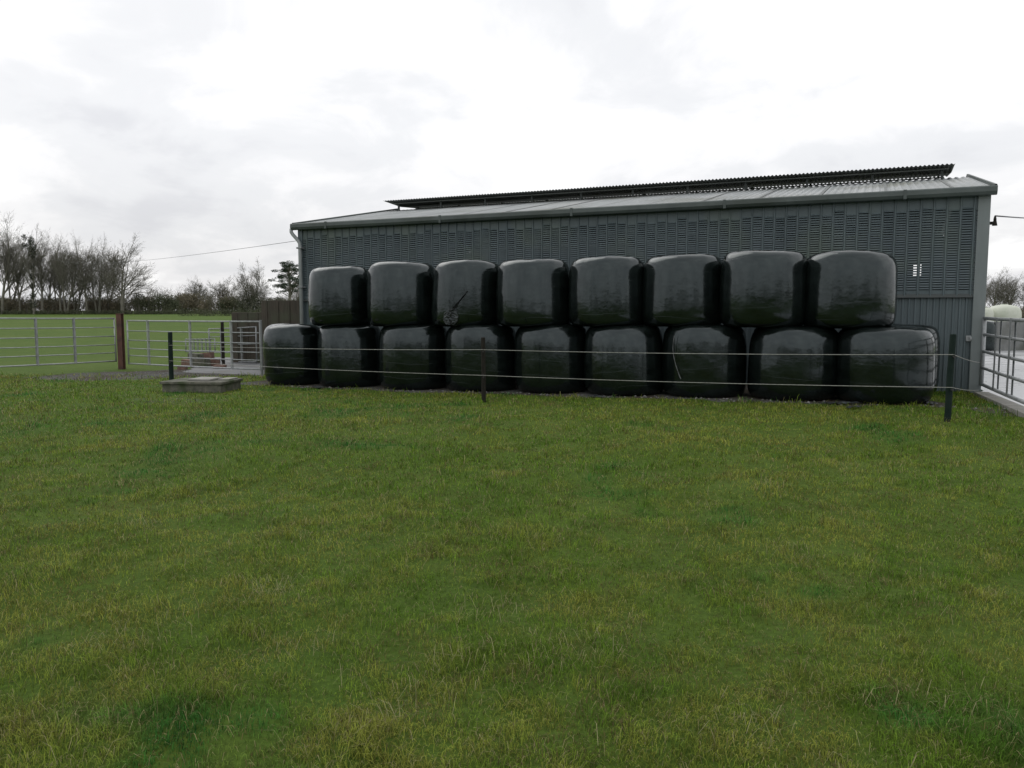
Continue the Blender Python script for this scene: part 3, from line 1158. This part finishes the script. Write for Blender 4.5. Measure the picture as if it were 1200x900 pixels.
for hh in (.86, .44):
    pts = []
    heights = [pA + Vector((0, -.07, hh - (.06 if hh > .5 else -.02))), pB + Vector((0, -.065, hh + .01)), pC + Vector((0, -.075, hh + .01)),
               Vector((end.x, end.y, .70 if hh > .5 else .22))]
    for a, b in zip(heights[:-1], heights[1:]):
        L_ = (b - a).length
        for i in range(20):
            t = i / 20
            q = a.lerp(b, t)
            q.z -= .03 * 4 * t * (1 - t) * (L_ / 8)
            pts.append(q)
    pts.append(heights[-1])
    mb = MB()
    mb.tube(pts, .0048, 6)
    mb.build('wire', M['white_rope'], fence, smooth=True)


# ------------------------------------------------------------------ gates
def gate(label, A, B, zb, hts, uprights, group=None, name='metal_gate', m='galv', r0=.019, r1=.0135, uw=.022):
    dv = Vector((B.x - A.x, B.y - A.y, 0))
    L_ = dv.length
    g = thing(name, label, 'gate', (A.x, A.y, 0), math.atan2(dv.y, dv.x), group)
    dz = B.z - A.z
    for i, h in enumerate(hts):
        mb = MB()
        mb.tube([(0, 0, A.z + h), (L_ * .33, 0, A.z + h + dz * .33 - .006), (L_ * .66, 0, A.z + h + dz * .66 - .006), (L_, 0, A.z + h + dz)], r0 if i == len(hts) - 1 or i == 0 else r1, 10)
        mb.build('rail', M[m], g, smooth=True)
    lo, hi = hts[0], hts[-1]
    for u in [0, 1] + list(uprights):
        mb = MB()
        x = u * L_
        if u in (0, 1):
            mb.tube([(x, 0, A.z + lo + dz * u - .02), (x, 0, A.z + hi + dz * u + .01)], r0 * 1.1, 10)
            mb.build('end_upright', M[m], g, smooth=True)
        else:
            mb.box(x - uw, x + uw, -r0 - .006, -r0 - .001, A.z + lo + dz * u - .02, A.z + hi + dz * u + .02)
            mb.box(x - uw, x + uw, r0 + .001, r0 + .006, A.z + lo + dz * u - .02, A.z + hi + dz * u + .02)
            mb.build('upright', M[m], g)
    return g


# left gate A
def gp(px, py, Y):
    return at_y(px, py, Y)


A1 = gp(136, 423, 21.2)
A0 = gp(0, 429.5, 18.6)
e_ = (A0 - A1)
A0e = A1 + e_ * 1.35
top_h = (373 - 423) / -FP * 21.2
gate('galvanised six bar field gate standing left of the rusty brown post', A0e, A1, 0, [0, .22, .43, .655, .885, 1.12], [.22, .48, .72], 'galvanised field gates')
# left gate B
B0 = gp(151, 426, 21.2)
B1 = gp(306, 433, 18.9)
gate('galvanised six bar gate between the rusty brown post and the bales', B0, B1, 0, [0, .215, .40, .62, .865, 1.13], [.17, .5, .80], 'galvanised field gates', uw=.02)
# rusty post
q = gp(143, 431, 21.25)
gzq = G(q.x, q.y)
mb = MB()
ht = at_y(143, 368, 21.25).z
for (x0, x1, y0, y1) in ((-.065, .065, -.08, -.065), (-.065, .065, .065, .08), (-.012, .012, -.065, .065)):
    mb.box(x0, x1, y0, y1, -.3, ht - gzq, bev=.003)
po = mb.build('gate_post', M['rust'], loc=(q.x, q.y, gzq))
tag(po, 'rusty red brown steel post between the two left gates', 'post')
mb = MB()
mb.box(-.075, .075, -.09, .09, ht - gzq + .002, ht - gzq + .014)
cp_ = mb.build('cap', M['rust'], po)

# slim galvanised post where gate B ends and the hurdles behind it
q = gp(307, 434, 18.85)
mb = MB()
mb.tube([(0, 0, -.3), (0, 0, 1.33)], .032, 12)
tag(mb.build('gate_post', M['galv_d'], loc=(q.x, q.y, G(q.x, q.y))), 'slim grey steel gate post beside the leftmost bottom bale', 'post')

# far hurdle behind gate B
H0 = gp(246, 424, 24.5)
H1 = gp(301, 424, 23.0)
gate('low galvanised hurdle with a dark latch bar behind the gate by the bales', H0, H1, 0, [0, .28, .52, .76, 1.0], [.27, .7], None, name='metal_hurdle', m='galv_d')
H2 = gp(218, 412, 27.5)
H3 = gp(252, 412, 26.5)
hu = gate('small far feed barrier with close upright bars seen through the gate', H2, H3, 0, [0, .42], [.14, .28, .42, .56, .7, .84], None, name='feed_barrier', m='galv_d')
# dark post behind gate B
q = gp(262, 428, 22.6)
mb = MB()
mb.box(-.035, .035, -.035, .035, -.2, at_y(262, 377, 22.6).z - G(q.x, q.y), bev=.006)
tag(mb.build('slim_post', M['post_dark'], loc=(q.x, q.y, G(q.x, q.y))), 'thin dark square post behind the gate near the bales', 'post')


# brick and block rubble behind gate B
rs = random.Random(8)
rub = [(222, 430, .42, .22, .20), (236, 431, .46, .24, .26), (249, 430, .40, .24, .22), (258, 433, .3, .2, .12), (229, 426, .44, .22, .3), (243, 425, .4, .2, .3), (214, 433, .22, .16, .1)]
for i, (px, py, a, b, c) in enumerate(rub):
    q = at_z(px, py, .05)
    mb = MB()
    mb.box(-a / 2, a / 2, -b / 2, b / 2, -.02, c, bev=.02)
    o = mb.build('concrete_block', M['brick'] if i % 3 != 1 else M['conc'], loc=(q.x, q.y, G(q.x, q.y)), rot=(rs.uniform(-.05, .05), rs.uniform(-.08, .08), rs.uniform(-.6, .6)))
    tag(o, 'red brown or grey block in the small rubble heap behind the gate', 'block', 'blocks heaped behind the gate by the bales')


# dark walls left of the barn
def wall_panel(name, label, pL, pR, Yl, Yr, top_l, top_r, th, m, ribs=0):
    a = at_y(pL, 400, Yl)
    b = at_y(pR, 400, Yr)
    zl = at_y(pL, top_l, Yl).z
    zr = at_y(pR, top_r, Yr).z
    a.z = b.z = 0
    dv = b - a
    L_ = dv.length
    w = thing(name, label, 'wall', (a.x, a.y, 0), math.atan2(dv.y, dv.x))
    n = max(1, round(L_ / 1.2))
    for i in range(n):
        x0, x1 = L_ * i / n, L_ * (i + 1) / n
        mb = MB()
        zt = zl + (zr - zl) * (i + .5) / n
        mb.box(x0 + .004, x1 - .004, 0, th, -.3, zt, bev=.01)
        for k in range(ribs):
            xr = x0 + (k + .5) * (x1 - x0) / ribs
            mb.box(xr - .02, xr + .02, -.018, .002, -.2, zt - .02)
        mb.build('panel', m, w)
    return w


wall_panel('yard_wall', 'tall dark stained board wall next to the barn left corner', 307, 360, 20.6, 20.3, 352, 352, .14, M['wall_d'], 4)
wall_panel('low_wall', 'lower dark brown wall seen behind the gate, left of the tall one', 272, 309, 23.6, 23.4, 366, 366, .14, M['wall_d'], 3)

# ------------------------------------------------------------------ trough
q = at_z(259, 461, .04)
tr = thing('concrete_trough', 'low concrete covered water trough in the grass by the green post', 'trough', (q.x, q.y, G(q.x, q.y) - .02), R(-6))
mb = MB()
w_, d_ = 1.17, .86
mb.box(-w_, 0, 0, .07, -.2, .17, bev=.008)
mb.box(-w_, 0, d_ - .07, d_, -.2, .17, bev=.008)
mb.box(-w_, -w_ + .07, .072, d_ - .072, -.2, .17, bev=.008)
mb.box(-.07, 0, .072, d_ - .072, -.2, .17, bev=.008)
mb.build('basin', M['conc'], tr)
mb = MB()
mb.box(-w_ - .035, .035, -.035, d_ + .035, .173, .225, bev=.012)
mb.build('rim', M['conc'], tr)
mb = MB()
mb.box(-w_ + .42, -.30, .18, d_ - .14, .228, .262, bev=.008)
mb.build('lid', M['conc_l'], tr)
mb = MB()
mb.box(-.25, -.03, .40, d_ - .06, .228, .25, bev=.006)
mb.build('lid', M['conc_l'], tr)

# ------------------------------------------------------------------ right side: yard gate and things beyond
zb = at_y(1149, 450, 13.9).z
C0 = at_y(1150, 450, 13.9)
C1s = at_z(1200, 471, zb)
dv = (C1s - C0)
C1 = C0 + dv * 1.25
gate('galvanised five bar yard gate running from the barn right corner', C0, C1, 0, [0, .285, .57, .86, 1.14], [.30, .56], 'galvanised yard gates', r0=.030, r1=.026, uw=.055)
# second fence of the yard, further off
D0 = at_y(1150, 400, 27.0)
# grey wall at the far side of the yard
wall_panel('yard_wall', 'low grey block wall on the far side of the concrete yard', 1168, 1230, 28.0, 29.0, 377, 377, .2, M['wall_g'])
pz = at_z(1160, 411, .2)
bale((pz.x - .1, pz.y + .3, .2), .48, 1.05, 91, 'short black wrapped bale standing across the yard beyond the right gate', None, m='wrap')


def tank(px, Y, r_, topy, label):
    q = at_y(px, topy, Y)
    H_ = q.z - .1
    mb = MB()
    prof = [(0, 1), (.35, .992), (.7, .965), (.88, .92), (.97, .85), (1, .75), (1, .52), (1.02, .5), (1, .48), (1, .06), (.98, 0)]
    n = 40
    for (rr, zz) in prof:
        for k in range(n):
            a = 2 * math.pi * k / n
            mb.v.append((math.cos(a) * r_ * rr, math.sin(a) * r_ * rr, zz * H_))
    for i in range(len(prof) - 1):
        for k in range(n):
            k2 = (k + 1) % n
            mb.f.append((i * n + k, (i + 1) * n + k, (i + 1) * n + k2, i * n + k2))
    o = mb.build('storage_tank', M['tank'], smooth=True, loc=(q.x, q.y, .1))
    tag(o, label, 'tank', 'pale tanks beyond the yard')
    mb = MB()
    mb.tube([(0, 0, H_ - .01), (0, 0, H_ + .025)], [.14, .13], 16)
    mb.build('cap', M['tank'], o)


tank(1177, 31.5, .60, 357, 'pale green rounded tank showing above the grey wall beyond the right gate')
tank(1153, 31.2, .36, 360, 'pale tank mostly hidden behind the barn right corner')


# ------------------------------------------------------------------ trees
def skeleton(seed, H, spread, trunks=1, lean=0., levels=4, twiggy=1.0, upright=.5, wind=.0, r0=None):
    rs = random.Random(seed)
    big, small = MB(), MB()
    r0 = r0 or H * .0155

    def branch(p, dvec, L_, r, lev):
        n = 4 if lev < 2 else 3
        pts, rad = [p.copy()], [r]
        q = p.copy()
        dv = dvec.normalized()
        kids = []
        for i in range(n):
            jit = .10 + .07 * lev
            dv = dv + Vector((rs.uniform(-jit, jit) + wind * .10 * (lev + 1), rs.uniform(-jit, jit), rs.uniform(-jit * .5, jit) + (.08 * upright if lev > 0 else 0)))
            dv.normalize()
            q = q + dv * L_ / n
            t = (i + 1) / n
            pts.append(q.copy())
            rad.append(r * (1 - .62 * t))
            kids.append((q.copy(), dv.copy(), r * (1 - .62 * t), t))
        (big if lev < 2 else small).tube(pts, rad, 6 if lev < 1 else (5 if lev < 2 else 3), cap=False)
        if lev >= levels:
            return
        nk = {0: 14, 1: 7, 2: 6, 3: 3}.get(lev, 4)
        nk = max(2, int(nk * twiggy))
        for k in range(nk):
            t = rs.uniform(.26 if lev == 0 else .15, 1.0)
            idx = t * n
            i0 = min(int(idx), n - 1)
            f = idx - i0
            pp = pts[i0].lerp(pts[i0 + 1], f)
            rr = rad[i0] * (1 - f) + rad[i0 + 1] * f
            dd_ = (pts[i0 + 1] - pts[i0]).normalized()
            az = rs.uniform(0, 2 * math.pi)
            o1 = dd_.orthogonal().normalized()
            side = Matrix.Rotation(az, 3, dd_) @ o1
            ang = R(rs.uniform(28, 62)) * (spread if lev == 0 else 1)
            nd = dd_ * math.cos(ang) + side * math.sin(ang)
            nd.z += upright * .35
            nd.x += wind * .35
            ln = L_ * rs.uniform(.40, .66) * (1.15 - .5 * t if lev == 0 else 1.05 - .3 * t)
            branch(pp, nd, ln, max(rr * rs.uniform(.42, .64), .0112), lev + 1)
        # leader continues
        if lev < levels:
            branch(pts[-1], dv, L_ * .48, rad[-1], lev + 1)
    for t in range(trunks):
        a = rs.uniform(0, 6.28)
        off = Vector((math.cos(a), math.sin(a), 0)) * (.35 * (t > 0))
        dv0 = Vector((lean + rs.uniform(-.12, .12) + (.22 * math.cos(a) if trunks > 1 else 0), .1 * math.sin(a), 1))
        branch(off, dv0, H * rs.uniform(.56, .64), r0 * (1 if t == 0 else .8), 0)
    for m_ in (big, small):
        zmx = max(v[2] for v in m_.v)
    k_ = H / zmx
    for m_ in (big, small):
        m_.v = [(x * k_, y * k_, z * k_) for (x, y, z) in m_.v]
    big.v = [(x, y, z - .3 * (z < .01)) for (x, y, z) in big.v]
    return big, small


def leaf_cluster(mb, c, r, n, size, rs, flat=1.0):
    for _ in range(n):
        while True:
            d_ = Vector((rs.uniform(-1, 1), rs.uniform(-1, 1), rs.uniform(-1, 1)))
            if d_.length < 1:
                break
        p_ = c + Vector((d_.x * r, d_.y * r, d_.z * r * flat))
        a = Vector((rs.gauss(0, 1), rs.gauss(0, 1), rs.gauss(0, 1))).normalized() * size * rs.uniform(.5, 1.2)
        b = Vector((rs.gauss(0, 1), rs.gauss(0, 1), rs.gauss(0, 1))).normalized() * size * rs.uniform(.4, .9)
        mb.tri(p_ - a, p_ + a, p_ + b)


def bare_tree(seed, H, spread, label, group, loc, rz=0, ivy=None, **kw):
    b, s_ = skeleton(seed, H, spread, **kw)
    t = thing('bare_tree', label, 'tree', loc, rz, group)
    b.build('trunk', M['bark'], t, smooth=True)
    s_.build('crown', M['twig'], t)
    if ivy:
        mb = MB()
        rs = random.Random(seed + 5)
        for (cx, cz, rr, n) in ivy:
            leaf_cluster(mb, Vector((cx, 0, cz)), rr, n, .16, rs, 1.3)
        mb.build('ivy', M['ivy'], t)
    return t


TY = 130


def tpos(px, Y):
    q = at_y(px, 368, Y)
    return (q.x, Y, G(q.x, Y) - .05)


GRP = 'bare trees on the far side of the field'
GEN = 'tall leafless tree in the bare group across the field, left of the brown post'
protos = []
kinds = [
    (101, 15.0, .75, dict(trunks=1, upright=.42, wind=.03)),
    (102, 14.0, .95, dict(trunks=2, upright=.34, wind=.06)),
    (103, 13.4, 1.1, dict(trunks=2, upright=.26, wind=.13)),
    (104, 14.6, .7, dict(trunks=1, upright=.6, wind=.05)),
]
# (pixel column, distance, kind, height)
row = [(-62, 131, 0, 17), (-44, 136, 1, 16.5), (-27, 129, 3, 17), (-12, 133, 0, 16.5), (3, 128, 3, 16.6), (13, 135, 1, 15.6), (24, 131, 0, 15.2), (50, 129, 3, 14.2), (58, 133, 0, 13.8), (66, 136, 1, 12.6), (71, 130, 3, 13.3),
       (78, 128, 1, 13.2), (90, 134, 2, 13.0), (102, 129, 0, 13.5), (116, 131, 2, 13.2), (127, 135, 1, 12.6)]
rs = random.Random(12)
first = {}
for (px, Y, kd, h) in row:
    sd, H, sp, kw = kinds[kd]
    if kd not in first:
        t = bare_tree(sd, H, sp, GEN, GRP, tpos(px, Y), 0, **kw)
        first[kd] = (t, H)
        t.scale = (h / H,) * 3
    else:
        t0, H0_ = first[kd]
        t = dup(t0, tpos(px, Y), rs.choice([-.5, .45, .2, -.2, .8, 2.9]), (h / H0_ * rs.uniform(.85, 1.1), h / H0_, h / H0_), GEN, GRP)
bare_tree(201, 14.8, .8, 'leafless tree with a dark ivy clump high in its crown', GRP, tpos(40, 127), 0,
          ivy=[(.1, 10.6, .75, 500), (.2, 9.5, .6, 320), (.15, 11.6, .5, 220), (.0, 7.5, .45, 200), (0, 6.0, .4, 160), (0, 4.5, .4, 140), (0, 3, .45, 160), (0, 1.5, .5, 160), (-.9, 12, .45, 150), (-1.0, 10.8, .4, 120)], trunks=1, upright=.75, wind=.1)
bare_tree(202, 12.6, 1.25, 'windswept leafless tree leaning right at the right end of the group', GRP, tpos(143, 128), 0, trunks=2, upright=.08, wind=.20, lean=.03).scale = (1.35, 1.2, 1.06)
bare_tree(203, 9.2, 1.1, 'lone round-crowned leafless tree beyond the far hedge, with ivy low on its trunk', 'lone trees beyond the field', tpos(293, 125), 0, trunks=2, upright=.05, twiggy=1.0,
          ivy=[(0, 2.6, 1.5, 420), (1.0, 2.2, 1.3, 300), (-.9, 2.0, 1.1, 300)])
# smaller ones on the skyline of the far hedge
for px, Y, h in ((236, 150, 7.4), (262, 140, 7.2), (305, 138, 6.0), (352, 140, 7.5)):
    t0, H0_ = first[1]
    dup(t0, tpos(px, Y), rs.uniform(0, 6), (h / H0_ * 1.5, h / H0_ * 1.5, h / H0_), 'small rounded leafless tree rising out of the far hedge line', 'small trees in the far hedge')

# right side row
t0, H0_ = first[2]
for i, (px, Y, h) in enumerate(((1150, 82, 5.2), (1163, 80, 5.4), (1174, 84, 5.2), (1186, 80, 5.6), (1198, 83, 5.4), (1212, 80, 5.8), (1228, 84, 5.5), (1246, 82, 5.6))):
    t0, H0_ = first[i % 4]
    dup(t0, tpos(px, Y), rs.uniform(0, 6), (h / H0_ * 1.2, h / H0_ * 1.2, h / H0_), 'small leafless tree in the thin row beyond the yard on the right', 'leafless trees beyond the yard')


# pine
def pine(loc, H, label):
    t = thing('pine_tree', label, 'tree', loc, 0)
    rs = random.Random(4)
    tb, cb = MB(), MB()
    tb.tube([(0, 0, -.3), (.1, 0, H * .3), (.25, 0, H * .55), (.1, 0, H * .8), (.3, 0, H * .93)], [.26, .22, .17, .1, .05], 7)
    tb.tube([(.15, 0, H * .35), (.9, 0, H * .55), (1.5, .1, H * .75)], [.13, .1, .05], 6)
    cl = []
    for k in range(60):
        z = H * (.42 + .55 * rs.random() ** .8)
        w = 2.7 * math.sqrt(max(.05, 1 - ((z / H - .68) / .36) ** 2))
        a = rs.uniform(0, 6.28)
        rad = w * rs.uniform(.45, 1)
        c = Vector((.4 + math.cos(a) * rad, math.sin(a) * rad, z))
        cl.append(c)
        st = Vector((.2, 0, z - H * .10))
        tb.tube([st, st.lerp(c, .5) + Vector((0, 0, .1)), c], [.07, .045, .02], 4, cap=False)
        leaf_cluster(cb, c, rs.uniform(.42, .72), 130, .13, rs, .42)
    tb.build('trunk', M['bark'], t, smooth=True)
    cb.build('crown', M['pine'], t)


pine(tpos(339, 118), 7.9, 'dark green pine with flat open clumps beside the barn left corner')


# bushes of the far hedge line
def bush_proto(seed, w, h, m, tw, name, label, cat, group, loc, n=4200):
    rs = random.Random(seed)
    t = thing(name, label, cat, loc, 0, group)
    fo, st = MB(), MB()
    lumps = []
    for k in range(16):
        a = rs.uniform(-1, 1)
        lumps.append((Vector((a * w * .5, rs.uniform(-.6, .6) * w * .22, h * rs.uniform(.15, .72) * (1 - .35 * abs(a)))), rs.uniform(.16, .3) * h))
    for (c, r_) in lumps:
        leaf_cluster(fo, c, r_ * 1.15, n // 16, .15 * (1 + h * .03), rs, 1.0)
    for k in range(int(tw)):
        x, y = rs.uniform(-.5, .5) * w, rs.uniform(-.2, .2) * w
        p0 = Vector((x, y, -.1))
        hh = h * rs.uniform(.6, 1.08) * (1 - .4 * abs(x / (w * .5)) ** 2)
        p1 = p0 + Vector((rs.uniform(-.4, .4), rs.uniform(-.3, .3), hh * .5))
        p2 = p1 + Vector((rs.uniform(-.5, .7), rs.uniform(-.3, .3), hh * .5))
        st.tube([p0, p1, p2], [.035, .025, .01], 3, cap=False)
        for q in range(5):
            s0 = p1.lerp(p2, rs.random())
            st.tube([s0, s0 + Vector((rs.uniform(-.7, .7), rs.uniform(-.4, .4), rs.uniform(.2, .8)))], [.016, .008], 3, cap=False)
    fo.build('foliage', m, t)
    st.build('stems', M['twig'], t)
    return t


HG = 'scrubby bushes along the far edge of the field'
HL = 'brown green scrubby bush in the far hedge line'
b1 = bush_proto(1, 9, 4.2, M['scrub'], 40, 'bush', HL, 'bush', HG, tpos(-80, 134))
b2 = bush_proto(2, 8, 3.6, M['scrub'], 50, 'bush', HL, 'bush', HG, tpos(-40, 132))
b3 = bush_proto(3, 7, 3.6, M['hedge'], 40, 'bush', HL, 'bush', HG, tpos(-10, 135))
spots = []
for i in range(26):
    px = -66 + i * 17.5
    spots.append((px, rs.uniform(132, 142), i % 3, 1.0))
hs = lambda px: (.95 if px < 150 else (1.25 if 165 < px < 250 else (1.0 if px < 330 else .9)))
for (px, Y, kd, s_) in spots:
    pb_ = (b1, b2, b3)[kd]
    k_ = hs(px) * rs.uniform(.85, 1.12)
    dup(pb_, tpos(px, Y), rs.choice([0, math.pi]) + rs.uniform(-.3, .3), (rs.uniform(.9, 1.25), 1, k_), HL, HG)
for i in range(9):
    px = 1148 + i * 14
    pb_ = (b1, b2, b3)[i % 3]
    dup(pb_, tpos(px, rs.uniform(68, 74)), rs.uniform(-.3, .3), (.5, .5, .42 * rs.uniform(.9, 1.1)), 'low scrubby bush in the hedge beyond the yard on the right', 'bushes beyond the yard')


# trimmed hedge at the field's edge
def long_hedge(px0, px1, Y, h, label):
    a, b = tpos(px0, Y), tpos(px1, Y)
    rs = random.Random(int(px0) + 7)
    mb = MB()
    x = a[0]
    while x < b[0]:
        hh = h * rs.uniform(.85, 1.12)
        leaf_cluster(mb, Vector((x - a[0], rs.uniform(-.4, .4), hh * .45)), hh * .55, 240, .10, rs, 1.0)
        x += .5
    o = mb.build('hedge', M['hedge'], loc=(a[0], a[1], a[2]))
    tag(o, label, 'hedge')


long_hedge(-90, 214, 127, .75, 'long low rough hedge at the foot of the bare trees across the field')
long_hedge(214, 345, 112, 1.15, 'dark trimmed hedge across the field, left of the dark walls')

# unseen hedge behind the camera, added to give the glossy wrap a dark reflection
rs = random.Random(99)
belt = MB()
stem = MB()
for i in range(150):
    x = -75 + i
    hh = 5.2 + 1.6 * math.sin(i * .21) + 1.5 * mnoise.noise(Vector((i * .35, 1, 2))) + rs.uniform(-.4, .4)
    z = .3
    while z < hh:
        leaf_cluster(belt, Vector((x + rs.uniform(-.5, .5), -30 + rs.uniform(-1, 1), z)), 1.0, 26, .34, rs, .9)
        z += 1.0
o = belt.build('hedge', M['hedge'])
tag(o, 'tall dense dark hedge out of view behind the camera, added for the bale wrap to reflect', 'hedge')

# ------------------------------------------------------------------ power cables
def cable(name, label, a, b, sag, r_):
    mb = MB()
    pts = []
    for i in range(31):
        t = i / 30
        q = a.lerp(b, t)
        q.z -= sag * 4 * t * (1 - t)
        pts.append(q)
    mb.tube(pts, r_, 5)
    tag(mb.build(name, M['cable'], smooth=True), label, 'cable')


a = LC + DR * -.05 + Vector((0, -.1, 0))
a.z = at_y(348, 282, a.y).z
b = at_y(60, 303, 110)
cable('power_cable', 'thin overhead cable running left from the barn left corner to the bare trees', a, b, .6, .006)
a = RC + DR * .13
a.z = at_y(1167, 253, a.y).z
b = at_y(1290, 250, 60)
cable('power_cable', 'thin overhead cable leaving the insulator at the barn right corner', a, b, .2, .013)

# ------------------------------------------------------------------ light
SUN_EL, SUN_AZ = R(48), R(-35)         # azimuth from +Y (view direction), left negative
w = bpy.data.worlds.new('World')
scene.world = w
w.use_nodes = True
nt = w.node_tree
N, L = nt.nodes, nt.links
bg = N['Background']
sky = N.new('ShaderNodeTexSky')
sky.sky_type = 'NISHITA'
sky.sun_disc = False
sky.sun_elevation = SUN_EL
sky.sun_rotation = SUN_AZ
sky.air_density = 1.2
sky.dust_density = 3
tc = N.new('ShaderNodeTexCoord')
sp = N.new('ShaderNodeSeparateXYZ')
L.new(tc.outputs['Generated'], sp.inputs[0])


def mth(op, a, b=None, c=None):
    n = N.new('ShaderNodeMath')
    n.operation = op
    for i, v in enumerate((a, b, c)):
        if v is None:
            continue
        if isinstance(v, (int, float)):
            n.inputs[i].default_value = v
        else:
            L.new(v, n.inputs[i])
    return n.outputs[0]


zc = mth('MAXIMUM', sp.outputs['Z'], 0.0)
dn = mth('ADD', zc, .30)
u = mth('DIVIDE', sp.outputs['X'], dn)
v = mth('DIVIDE', sp.outputs['Y'], dn)
cb = N.new('ShaderNodeCombineXYZ')
L.new(u, cb.inputs[0])
L.new(v, cb.inputs[1])


def cn(scale, off, detail, rough, dist=0.):
    mp = N.new('ShaderNodeMapping')
    mp.inputs['Location'].default_value = off
    mp.inputs['Rotation'].default_value = (0, 0, .5)
    mp.inputs['Scale'].default_value = (1.0, .9, 1)
    L.new(cb.outputs[0], mp.inputs['Vector'])
    n = N.new('ShaderNodeTexNoise')
    n.inputs['Scale'].default_value = scale
    n.inputs['Detail'].default_value = detail
    n.inputs['Roughness'].default_value = rough
    n.inputs['Distortion'].default_value = dist
    L.new(mp.outputs[0], n.inputs['Vector'])
    return n.outputs['Fac']


n1 = cn(1.45, (3.3, 1.2, 0), 4, .5, .5)
n2 = cn(3.2, (1.3, 5.2, 0), 6, .6, .4)
s_ = mth('ADD', mth('MULTIPLY', n1, .62), mth('MULTIPLY', n2, .38))
rp = N.new('ShaderNodeValToRGB')
els = rp.color_ramp.elements
els[0].position = .33
els[0].color = (.74, .75, .785, 1)
els[1].position = .60
els[1].color = (1.15, 1.15, 1.15, 1)
e = els.new(.43)
e.color = (.84, .85, .875, 1)
e = els.new(.51)
e.color = (.95, .95, .965, 1)
rp.color_ramp.interpolation = 'EASE'
L.new(s_, rp.inputs['Fac'])
sc = N.new('ShaderNodeVectorMath')
sc.operation = 'SCALE'
hz = N.new('ShaderNodeMapRange')
hz.interpolation_type = 'SMOOTHSTEP'
hz.inputs['From Min'].default_value = 0.0
hz.inputs['From Max'].default_value = .22
hz.inputs['To Min'].default_value = 9.0
hz.inputs['To Max'].default_value = 11.0
L.new(zc, hz.inputs['Value'])
L.new(hz.outputs[0], sc.inputs['Scale'])
L.new(rp.outputs['Color'], sc.inputs[0])
mx = N.new('ShaderNodeMix')
mx.data_type = 'RGBA'
mx.inputs['Factor'].default_value = .96
L.new(sky.outputs[0], mx.inputs[6])
L.new(sc.outputs[0], mx.inputs[7])
L.new(mx.outputs[2], bg.inputs['Color'])
bg.inputs['Strength'].default_value = .10

sl_ = bpy.data.lights.new('sun', 'SUN')
sl_.energy = .7
sl_.angle = R(45)
sl_.color = (1, .97, .92)
so = bpy.data.objects.new('sun', sl_)
COL.objects.link(so)
sd = Vector((math.sin(SUN_AZ) * math.cos(SUN_EL), math.cos(SUN_AZ) * math.cos(SUN_EL), math.sin(SUN_EL)))
so.rotation_euler = (-sd).to_track_quat('-Z', 'Y').to_euler()

# ------------------------------------------------------------------ camera
cd = bpy.data.cameras.new('camera')
cd.sensor_width = 36
cd.lens = 36 * FP / 1200
cd.clip_end = 5000
cam = bpy.data.objects.new('camera', cd)
COL.objects.link(cam)
cam.location = (0, 0, CAMH)
cam.rotation_euler = (math.pi / 2 - PITCH, 0, 0)
scene.camera = cam

vs = scene.view_settings
vs.view_transform = 'Standard'
vs.look = 'None'
vs.gamma = 1
vs.exposure = 0
vs.use_curve_mapping = False
scene.render.resolution_x, scene.render.resolution_y = 1024, 768
